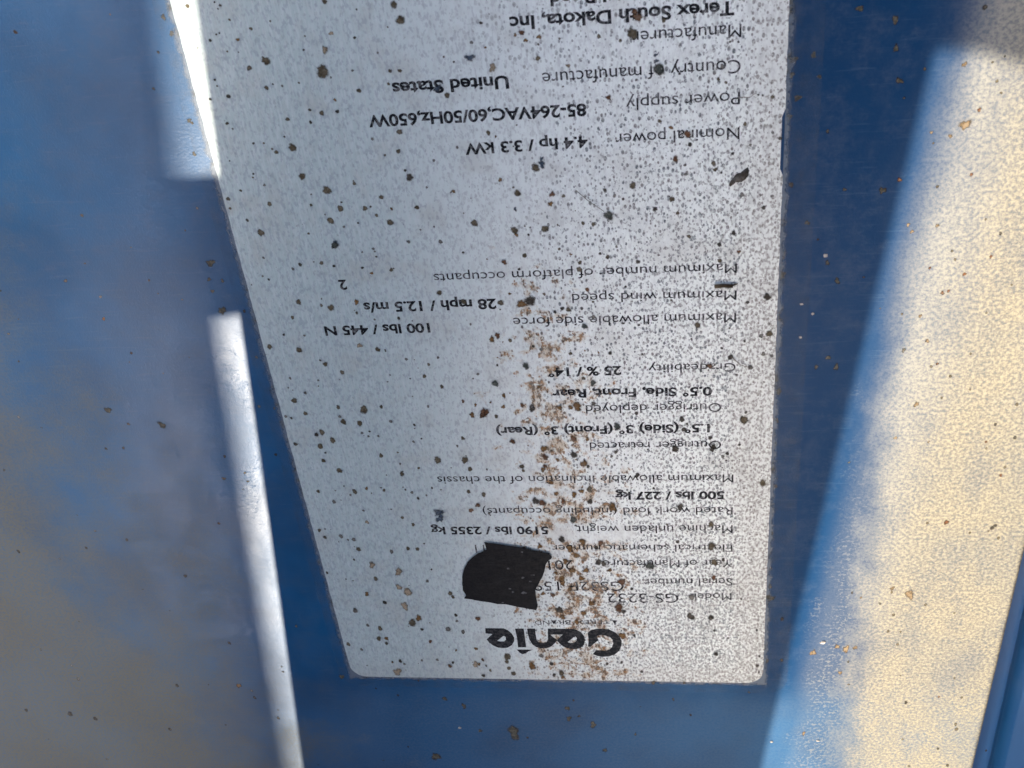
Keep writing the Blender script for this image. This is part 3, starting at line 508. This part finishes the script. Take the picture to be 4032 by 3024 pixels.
PANEL_SPOTS = {'d': [(-29,161.6,0.43,0.4), (-9.2,123.2,0.23,0.24), (-2.1,143.8,0.36,0.35), (-4.6,156.5,0.32,0.3), (-36.8,113.6,0.47,0.49), (-19.5,113,0.3,0.33), (-28.4,96.5,0.35,0.39), (-53.8,95.3,0.3,0.33), (-34.7,78.7,0.41,0.47), (-42,72.2,0.38,0.45), (-37.9,72.3,0.41,0.49), (-15.4,69.6,0.41,0.49), (-3.8,69.9,0.4,0.48), (-2,105.4,0.4,0.44), (-51.3,112,0.29,0.3), (-74.3,42,0.46,0.58), (-45.6,45.6,0.44,0.56), (-56.6,43.1,0.41,0.52), (-34.5,34.1,0.52,0.68), (-47.8,-4.8,0.54,0.75), (-27.8,-8.9,0.49,0.7), (-29.4,11.4,0.47,0.64), (-23.2,-16.8,0.49,0.72), (-81.8,-17,0.79,1.11), (-75.1,-18.7,0.65,0.93), (-94.2,-15.9,0.57,0.81), (-54.9,-22.4,0.52,0.75), (-21.8,50.5,0.39,0.49), (118.7,140.6,0.28,0.3), (137,115.5,0.34,0.4), (129.3,154.2,0.48,0.5), (133.3,146.4,0.2,0.21), (99.4,134.9,0.34,0.37), (100.2,119.8,0.51,0.57), (101.5,126.4,0.5,0.55), (100.1,90,0.66,0.82), (99.7,76.8,0.75,0.95), (141.8,74.7,0.35,0.46), (145.8,71.4,0.38,0.51), (144.8,48.2,0.47,0.65), (145.3,48.9,0.41,0.57), (118.3,29.6,0.31,0.45), (133,-6,0.44,0.68), (142,-22.6,0.38,0.62), (103.7,21.3,0.49,0.71), (100.6,47,0.49,0.68), (99.9,32,0.96,1.36), (99.5,42.5,0.38,0.52), (104.1,7.9,0.44,0.65), (10.5,-6.9,0.36,0.52), (5.2,-4.5,0.27,0.39), (9.9,-27.1,0.28,0.42), (16.6,-1.3,0.29,0.42), (41.9,-22.2,0.36,0.55), (54.7,-7.5,0.34,0.51), (100.9,7.7,0.36,0.54), (104.1,7.8,0.31,0.46), (103.7,21.4,0.35,0.51), (83.1,-12.1,0.36,0.56), (100,30.7,0.59,0.84)], 'o': [(-28.6,127.3,0.42,0.42), (125.6,124.8,0.31,0.36), (134.2,118.3,0.24,0.28), (132.7,142.5,0.29,0.32), (133.6,140.5,0.25,0.27), (124.1,132.6,0.21,0.23), (131.6,145.6,0.22,0.24), (132.2,86.1,0.32,0.41), (128.5,88.4,0.29,0.37), (145,79.3,0.35,0.45), (140.9,68.9,0.28,0.37), (145,64.2,0.31,0.41), (129.4,112.5,0.3,0.35), (130.1,110.8,0.3,0.35), (136.8,99.7,0.23,0.28), (135.2,91,0.26,0.33), (131.2,81.2,0.24,0.31), (136.1,83,0.24,0.31), (122.2,100,0.26,0.32), (140.3,105.3,0.2,0.24), (146.4,45.5,0.35,0.5), (127.6,22.9,0.38,0.56), (126.9,17.7,0.35,0.52), (134,26.1,0.34,0.5), (145,-13.4,0.4,0.65), (145.4,-15.2,0.47,0.76), (131.9,49.7,0.35,0.49), (140.6,47,0.29,0.41), (126.6,29.8,0.31,0.45), (140.3,23.6,0.25,0.37), (145.2,-3.9,0.33,0.52), (142.8,2.7,0.29,0.45), (129.3,13.6,0.39,0.58), (144.9,-28.8,0.42,0.69), (135.9,-29.5,0.35,0.58), (153.1,-22.8,0.3,0.5), (129.6,17.6,0.26,0.38)], 'g': [(-11.1,163.3,0.21,0.19), (-5.6,127.6,0.35,0.36), (-30.7,109.8,0.34,0.37), (-14,108.5,0.24,0.27), (-59.2,81.2,0.42,0.47), (-4.5,82.6,0.36,0.42), (-1.3,82,0.35,0.42), (-2.1,94.7,0.34,0.39), (-74.6,-3,0.46,0.64), (-10.8,17.6,0.38,0.52), (-52.5,48.4,0.37,0.46), (-27.9,-6.2,0.4,0.58), (-64.5,39.7,0.31,0.39), (-81,8.1,0.33,0.45), (-74.6,2.3,0.33,0.46)], 'q': [(-2,162.2,0.52,0.48), (-1.3,159.4,0.52,0.49), (-2.5,144.3,0.44,0.43), (-3.3,138.1,0.45,0.45), (-7.3,150.3,0.32,0.31), (-4.7,112.3,0.42,0.45), (-38.1,82.5,0.81,0.93), (-27.2,78.3,0.87,1.02), (-6.1,116.2,0.89,0.95), (-6.5,105.7,0.92,1.01), (-7.3,112.7,0.42,0.45), (-7.3,110.1,0.42,0.46), (-17.2,63.5,0.48,0.59), (116.7,148.8,0.59,0.62), (110.7,155.4,0.58,0.6), (116.2,153.3,0.63,0.65), (101.9,141.7,0.62,0.65), (100.6,138.5,0.63,0.67), (101.1,148,0.61,0.63), (100.8,145.6,0.56,0.59), (117.7,143.5,0.6,0.64), (107,135.7,0.34,0.36), (110.4,125.1,0.35,0.39), (116.7,124.6,0.64,0.72), (104.5,119.2,0.46,0.52), (105.2,145,0.37,0.39), (104.1,148.6,0.51,0.53), (100.6,113,0.68,0.78), (100.6,109.2,0.63,0.73), (100.6,83.4,0.84,1.06), (100.7,76.5,0.52,0.66), (109.7,91,0.49,0.6), (111.3,88.8,0.6,0.75), (107.6,88.9,0.44,0.54), (123.2,92.2,0.43,0.53), (110.3,107.4,0.57,0.67), (108.4,111.1,0.46,0.54), (100.5,70.6,0.58,0.75), (100.8,59.8,0.66,0.87), (100.6,31.5,0.7,1), (100.3,36.9,0.63,0.89), (101,27.8,0.84,1.2), (100.4,7.6,0.74,1.11), (119,7.7,0.33,0.5), (124.4,26.4,0.31,0.46), (-2.9,-0.3,0.72,1.02), (26.9,-10.5,0.71,1.05), (22.4,-7.8,0.65,0.95), (30,-19.9,0.54,0.82), (38.6,-20.2,1.78,2.73), (16.8,-30.8,1.24,1.92), (53.1,-10.5,0.57,0.86), (59,-16.6,0.92,1.41), (55.7,-13.4,0.4,0.61), (61.4,-26.4,0.64,1.01), (53.1,-14.4,0.75,1.14), (100.3,28.2,0.65,0.92), (100,11.7,0.36,0.53), (96.9,-3.4,0.32,0.49), (52.8,-10.5,0.51,0.78), (69.4,-19.8,0.4,0.62), (79,-6.4,0.38,0.59)], 'r': [(-31.7,104.8,0.41,0.45), (-30.9,-4.3,0.73,1.03)], 'R': [(119.3,126.4,0.44,0.49), (130.8,126.7,0.31,0.35), (130.6,137.9,0.37,0.4), (128.7,104.2,0.41,0.49), (129.7,104.5,0.31,0.37), (136,111.1,0.32,0.38), (132,107.8,0.38,0.45), (126,109.3,0.3,0.36), (129.5,89,0.32,0.4), (140.6,70.5,0.28,0.37), (144.5,62.1,0.31,0.42), (140.1,-3.8,0.3,0.47), (135.6,49.8,0.53,0.73)], 'O': [(128.7,135.5,0.93,1.02), (127.4,145.5,0.45,0.48), (121.5,117.9,0.35,0.4), (122.3,116.6,0.35,0.4), (126.4,117.5,0.35,0.4), (123.6,134.5,0.28,0.31), (126.6,133.7,0.38,0.41), (126.7,79.8,0.55,0.7), (127.2,94.1,0.42,0.52), (123.6,71.8,0.34,0.44), (129.9,70.7,0.25,0.33), (125.4,99.5,0.36,0.44), (126.6,31,0.5,0.72), (130.4,29.2,1.05,1.53), (111,10.5,0.73,1.09), (116.2,12.6,0.59,0.88), (118.2,11.8,0.85,1.28), (120.2,12.4,0.52,0.78), (117.4,3.9,0.47,0.71), (110.2,-18,0.49,0.79), (120.3,28.2,0.28,0.41)]}

# ---------------------------------------------------------------- the blue sheet metal panel
rnd = random.Random(3)
bm = bmesh.new()
bm.verts.layers.float_color.new("stain")
edge = lambda y: 151.45 + 0.0156 * y
out = [(-330, -330), (edge(-330), -330), (edge(420), 420), (-330, 420)]
slab(bm, out, -3.0, 0.0)
be = [e for e in bm.edges if all(v.co.x > 0.14 for v in e.verts) and abs(e.verts[0].co.z) < 1e-6 and abs(e.verts[1].co.z) < 1e-6]
bmesh.ops.bevel(bm, geom=be, offset=0.0006, segments=3, profile=.5, affect='EDGES')
add_stains(bm, PANEL_SPOTS, 0.02, 1, rnd)
extra = {'d': [], 'q': [], 'o': []}
for _ in range(80):
    x, y = rnd.uniform(-115, 150), rnd.uniform(-45, 170)
    if -3 < x < 106 and y > -4:
        continue
    r = rnd.choice((.18, .22, .28, .35))
    extra['o' if x > 118 else rnd.choice('dqq')].append((x, y, r, r * rnd.uniform(.7, 1.3)))
add_stains(bm, extra, 0.09, 1, rnd)
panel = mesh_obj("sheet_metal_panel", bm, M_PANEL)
panel.data.materials.append(M_STAIN)
tag(panel, "flat blue painted metal panel with tan dust, carrying the pale data label", "metal panel")

# ---------------------------------------------------------------- the frame rail past the panel's edge
bm = bmesh.new()
prof = []
x0, zt, R = 158.2, -5.0, 2.8
for k in range(9):
    a = math.radians(180 - 90 * k / 8)
    prof.append((x0 + R + R * math.cos(a), zt - R + R * math.sin(a)))
prof += [(215, zt), (215, zt - 40), (149.5, zt - 40), (149.5, zt - 4.2), (x0, zt - 4.2)]
ra = [bm.verts.new((x * MM, -.33, z * MM)) for x, z in prof]
rb = [bm.verts.new((x * MM, .42, z * MM)) for x, z in prof]
n = len(prof)
for i in range(n):
    bm.faces.new((ra[i], ra[(i + 1) % n], rb[(i + 1) % n], rb[i]))
bm.faces.new(ra)
bm.faces.new(rb)
bmesh.ops.recalc_face_normals(bm, faces=bm.faces)
rail = mesh_obj("frame_rail", bm, M_RAIL, smooth=False)
for p in rail.data.polygons:
    p.use_smooth = len(p.vertices) == 4 and .03 < p.normal.z < .995
tag(rail, "shaded blue frame rail beyond the dusty panel's right edge", "frame rail")

# ---------------------------------------------------------------- the data label
label = bpy.data.objects.new("data_label", None)
scene.collection.objects.link(label)
label.empty_display_size = 0.02
tag(label, "weathered pale grey data label with upside-down text and rust stains on blue panel", "label")
LABEL_TOP = 0.16
bm = bmesh.new()
bm.verts.layers.float_color.new("stain")
outline = []
rr = round_rect(0, 0, 100, 212, 4.0)
for (xa, ya), (xb, yb) in zip(rr, rr[1:] + rr[:1]):
    k = max(1, int(math.hypot(xb - xa, yb - ya) / 1.3))
    for i in range(k):
        x, y = xa + (xb - xa) * i / k, ya + (yb - ya) * i / k
        if x > 99.9 and 129 < y < 139:
            x -= .45                                            # worn notch in the right edge
        outline.append((x + rnd.uniform(-.05, .05), y + rnd.uniform(-.05, .05)))
slab(bm, outline, 0.0, LABEL_TOP)
add_stains(bm, LABEL_SPOTS, LABEL_TOP + 0.05, 1, rnd)
extra = {'d': [], 'o': [], 'g': [], 'r': []}
for _ in range(200):
    x, y = rnd.uniform(1, 99), rnd.uniform(1, 166)
    r = rnd.choice((.16, .2, .2, .26, .32))
    kk = rnd.choice('ddoggg')
    if 44 < x < 70 and y < 120 and rnd.random() < .5:
        kk = 'r'
    extra[kk].append((x, y, r, r * rnd.uniform(.8, 1.25)))
add_stains(bm, extra, LABEL_TOP + 0.22, 1, rnd)
sheet = mesh_obj("sheet", bm, M_LABEL, label)
sheet.data.materials.append(M_STAIN)

# clear protective film that runs past the sheet on all sides
bm = bmesh.new()
outer = round_rect(-3.2, -3.6, 105.6, 216, 5.0)
inner = round_rect(-0.05, -0.05, 100.05, 212.05, 4.0)
zf = 0.07
vo = [bm.verts.new((x * MM, y * MM, zf * MM)) for x, y in outer]
vb = [bm.verts.new((x * MM, y * MM, 0.0)) for x, y in outer]
vi = [bm.verts.new((x * MM, y * MM, zf * MM)) for x, y in inner]
n = len(outer)
for i in range(n):
    j = (i + 1) % n
    bm.faces.new((vo[i], vo[j], vi[j], vi[i]))
    bm.faces.new((vb[i], vb[j], vo[j], vo[i]))
bmesh.ops.recalc_face_normals(bm, faces=bm.faces)
film = mesh_obj("film_border", bm, M_FILM, label)

# printed text
def measure(me):
    xs = [v.co.x for v in me.vertices]
    ys = [v.co.y for v in me.vertices]
    return min(xs), max(xs), min(ys), max(ys)

def text_mesh(s, bold):
    cu = bpy.data.curves.new("text", 'FONT')
    cu.body = s
    cu.size = 1.0
    cu.resolution_u = 4
    if bold:
        cu.offset = 0.030
    ob = bpy.data.objects.new("text", cu)
    scene.collection.objects.link(ob)
    dg = bpy.context.evaluated_depsgraph_get()
    me = bpy.data.meshes.new_from_object(ob.evaluated_get(dg))
    bpy.data.objects.remove(ob)
    bpy.data.curves.remove(cu)
    return me

CAP = {}
for b in (0, 1):
    h = text_mesh("H", b)
    CAP[b] = measure(h)[2:]
PRINT_Z = (LABEL_TOP + 0.02) * MM
for s, bold, ax, ay, bx, by, cap in TEXT:
    me = text_mesh(s, bold)
    l, r, _, _ = measure(me)
    base, top = CAP[bold]
    A, B = Vector((ax, ay)), Vector((bx, by))
    d = (B - A)
    L = d.length
    d.normalize()
    up = Vector((d.y, -d.x)) if -d.x * 0 + (-d.x) < 0 else Vector((-d.y, d.x))
    if up.y > 0:
        up = -up
    for v in me.vertices:
        u = (v.co.x - l) / (r - l) * L
        w = (v.co.y - base) / (top - base) * cap
        q = A + d * u + up * w
        v.co = (q.x * MM, q.y * MM, PRINT_Z)
    me.flip_normals() if me.polygons and me.polygons[0].normal.z < 0 else None
    me.name = "lettering"
    me.materials.clear()
    link("lettering", me, M_INK if bold else M_INK_THIN, label)

bm = bmesh.new()
for t in TRI:
    bm.faces.new([bm.verts.new((x * MM, y * MM, PRINT_Z)) for x, y in t])
bmesh.ops.recalc_face_normals(bm, faces=bm.faces)
mesh_obj("lettering", bm, M_INK_THIN, label)

# emblem with cut-out bowls
cu = bpy.data.curves.new("logo", 'CURVE')
cu.dimensions = '2D'
cu.fill_mode = 'BOTH'
for poly in LOGO:
    s = cu.splines.new('POLY')
    s.points.add(len(poly) - 1)
    for p, (x, y) in zip(s.points, poly):
        p.co = (x, y, 0, 1)
    s.use_cyclic_u = True
ob = bpy.data.objects.new("logo", cu)
scene.collection.objects.link(ob)
me = bpy.data.meshes.new_from_object(ob.evaluated_get(bpy.context.evaluated_depsgraph_get()))
bpy.data.objects.remove(ob)
for v in me.vertices:
    v.co = (v.co.x * MM, v.co.y * MM, PRINT_Z)
me.materials.clear()
link("logo", me, M_LOGO, label)

# ---------------------------------------------------------------- black tape over the serial number
bm = bmesh.new()
ring = []
m = len(TAPE)
for i in range(m):
    (xa, ya), (xb, yb) = TAPE[i], TAPE[(i + 1) % m]
    for k in range(3):
        f = k / 3
        jx, jy = (rnd.uniform(-.06, .06), rnd.uniform(-.06, .06)) if k else (0, 0)
        ring.append((xa + (xb - xa) * f + jx, ya + (yb - ya) * f + jy))
if sum(a[0] * b[1] - b[0] * a[1] for a, b in zip(ring, ring[1:] + ring[:1])) < 0:
    ring.reverse()
TAPE_Z = (0.50, 0.66)
slab(bm, ring, *TAPE_Z)
for x, y, r in TAPE_FLECKS:
    pts = [(x + 1.4 * r * rnd.uniform(.35, 1.1) * math.cos(a), y + r * rnd.uniform(.35, 1.0) * math.sin(a))
           for a in [2 * math.pi * k / 7 for k in range(7)]]
    f = bm.faces.new([bm.verts.new((px * MM, py * MM, (TAPE_Z[1] + .01) * MM)) for px, py in pts])
    f.material_index = 1
bmesh.ops.recalc_face_normals(bm, faces=bm.faces)
tape = mesh_obj("black_tape", bm, M_TAPE)
tape.data.materials.append(M_FLECK)
tag(tape, "torn piece of black tape covering the serial number on the label", "tape")

# ---------------------------------------------------------------- small debris
bm = bmesh.new()
cx = sum(p[0] for p in LEAF) / len(LEAF)
cy = sum(p[1] for p in LEAF) / len(LEAF)
top = [bm.verts.new((x * MM, y * MM, .00024)) for x, y in LEAF]
inn = [bm.verts.new(((cx + (x - cx) * .5) * MM, (cy + (y - cy) * .5) * MM, .00075)) for x, y in LEAF]
n = len(LEAF)
for i in range(n):
    bm.faces.new((top[i], top[(i + 1) % n], inn[(i + 1) % n], inn[i]))
bm.faces.new(inn)
bm.faces.new(list(reversed(top)))
bmesh.ops.recalc_face_normals(bm, faces=bm.faces)
tag(mesh_obj("leaf_fragment", bm, M_LEAF, smooth=True),
    "curled dry grey-brown leaf fragment lying near the label's right edge", "leaf")

bm = bmesh.new()
tube(bm, [(88.6, 107.4, .55), (90.2, 107.55, .6), (91.9, 107.35, .55)], .38, .34)
tube(bm, [(91.8, 107.5, .5), (92.8, 107.75, .45)], .16, .10)
tag(mesh_obj("twig", bm, M_TWIG, smooth=True),
    "short brown stalk lying by the words about wind speed", "twig")

FIB = "thin plant fibres lying on the label"
for pts, lab in (([(64.8, 127.5, .5), (66.7, 125.6, .7), (69.4, 123.3, .5)], "pale thin fibre trailing from a dark green blot mid label"),
                 ([(91.9, 91.9, .5), (93.5, 90.3, .7), (95.3, 89.4, .5)], "dark thin fibre joining two dirt dots beside the gradeability line"),
                 ([(92.3, 142.6, .5), (94.2, 142.5, .7), (95.1, 143.1, .5)], "short pale fibre curling right of the power supply line")):
    bm = bmesh.new()
    tube(bm, pts, .07, .05, 6)
    tag(mesh_obj("fibre", bm, M_FIBRE if "pale" in lab else M_TWIG, smooth=True), lab, "fibre", FIB)

GL = ["cream grit crumb on the sunlit strip beside the lower right dust",
      "white chip at the shadow edge in the lower right",
      "whitish grit crumb among the sunlit dust near the bottom edge",
      "white chip on the shaded blue paint below the label",
      "round whitish crumb on the shaded paint right of the label, topmost of three",
      "small pale crumb right of the label, left one of a pair",
      "small tan crumb right of the label, right one of a pair",
      "elongated pale chip on the film border right of the label"]
for (x, y, r), lab in zip(GRIT, GL):
    r *= .8
    bm = bmesh.new()
    bmesh.ops.create_icosphere(bm, subdivisions=2, radius=1.0)
    sx, sy = rnd.uniform(.8, 1.1), rnd.uniform(.6, .9)
    for v in bm.verts:
        w = 1 + .22 * math.sin(5 * v.co.x + x) * math.cos(4 * v.co.y + y)
        v.co = ((x + v.co.x * r * sx * w) * MM, (y + v.co.y * r * sy * w) * MM, (.08 + max(v.co.z * .5, -.1) * r * w) * MM)
    tag(mesh_obj("grit_crumb", bm, M_GRIT), lab, "grit", "pale grit crumbs on the panel")

# ---------------------------------------------------------------- unseen plates added to throw the shadows and block sky light
# every corner is a place on the panel (mm) carried towards the sun by t (mm)
def toward(x, y, t):
    return Vector((x, y, 0)) + SUN * t

def plate(bm, corners, thick=3.0):
    vs = [Vector(c) for c in corners]
    nn = (vs[1] - vs[0]).cross(vs[-1] - vs[0]).normalized()
    if nn.z < 0:
        nn = -nn
    a = [bm.verts.new(v * MM) for v in vs]
    b = [bm.verts.new((v + SUN * thick) * MM) for v in vs]
    k = len(vs)
    bm.faces.new(a)
    bm.faces.new(list(reversed(b)))
    for i in range(k):
        j = (i + 1) % k
        bm.faces.new((a[i], a[j], b[j], b[i]))
    bmesh.ops.recalc_face_normals(bm, faces=bm.faces)

blocker = bpy.data.objects.new("blocker_frame", None)
scene.collection.objects.link(blocker)
blocker.empty_display_size = .05
tag(blocker, "unseen blue plates added above the panel to cast the slanted shadows and block sky light", "guard frame")
ledge = lambda y: -16.27 + 0.1255 * (y)          # hard right border of the left light strip
redge = lambda y: 104.45 + 0.123 * (y)           # soft border of the right light wedge
def part(name, corners, thick=3.0, mat=None):
    bm = bmesh.new()
    plate(bm, corners, thick)
    return mesh_obj(name, bm, mat or M_BLOCKER, blocker)
TL, TR = 165, 260
part("middle_plate", [toward(ledge(-330), -330, TL), toward(redge(-330), -330, TR), toward(redge(330), 330, TR), toward(ledge(330), 330, TL)])
# left plate: leaves a gap to the middle plate
part("side_plate", [toward(-330, -330, 300), toward(-63, -330, 1000), toward(-24.0, -38, 1000), toward(-6.0, 105, 1000), toward(-6.2, 134, 1000), toward(-.6, 170, 1000), toward(7, 215, 800), toward(7, 330, 800), toward(-330, 330, 300)])
part("cross_bar", [toward(-30, 104.2, 260), toward(12, 104.6, 260), toward(14, 134.0, 260), toward(-26, 134.0, 260)], 6.0)
part("top_bar", [toward(116, 149, 340), toward(128, 147.6, 340), toward(140, 143.5, 340), toward(330, 120, 200), toward(330, 330, 340), toward(116, 330, 480)])
part("side_bar", [toward(149.1, -110, 125), toward(200, -110, 125), toward(200, 90, 125), toward(152.3, 90, 125)])
part("back_sky_blocker", [Vector((-900, -620, -60)), Vector((900, -620, -60)), Vector((900, -620, 690)), Vector((-900, -620, 690))])  # unseen wall added to block the low sky and its reflection
part("end_sky_blocker", [Vector((350, -600, -60)), Vector((350, 700, -60)), Vector((350, 700, 560)), Vector((350, -600, 560))], 3.0, M_DARK)  # unseen dark wall added to cut sky light from the right
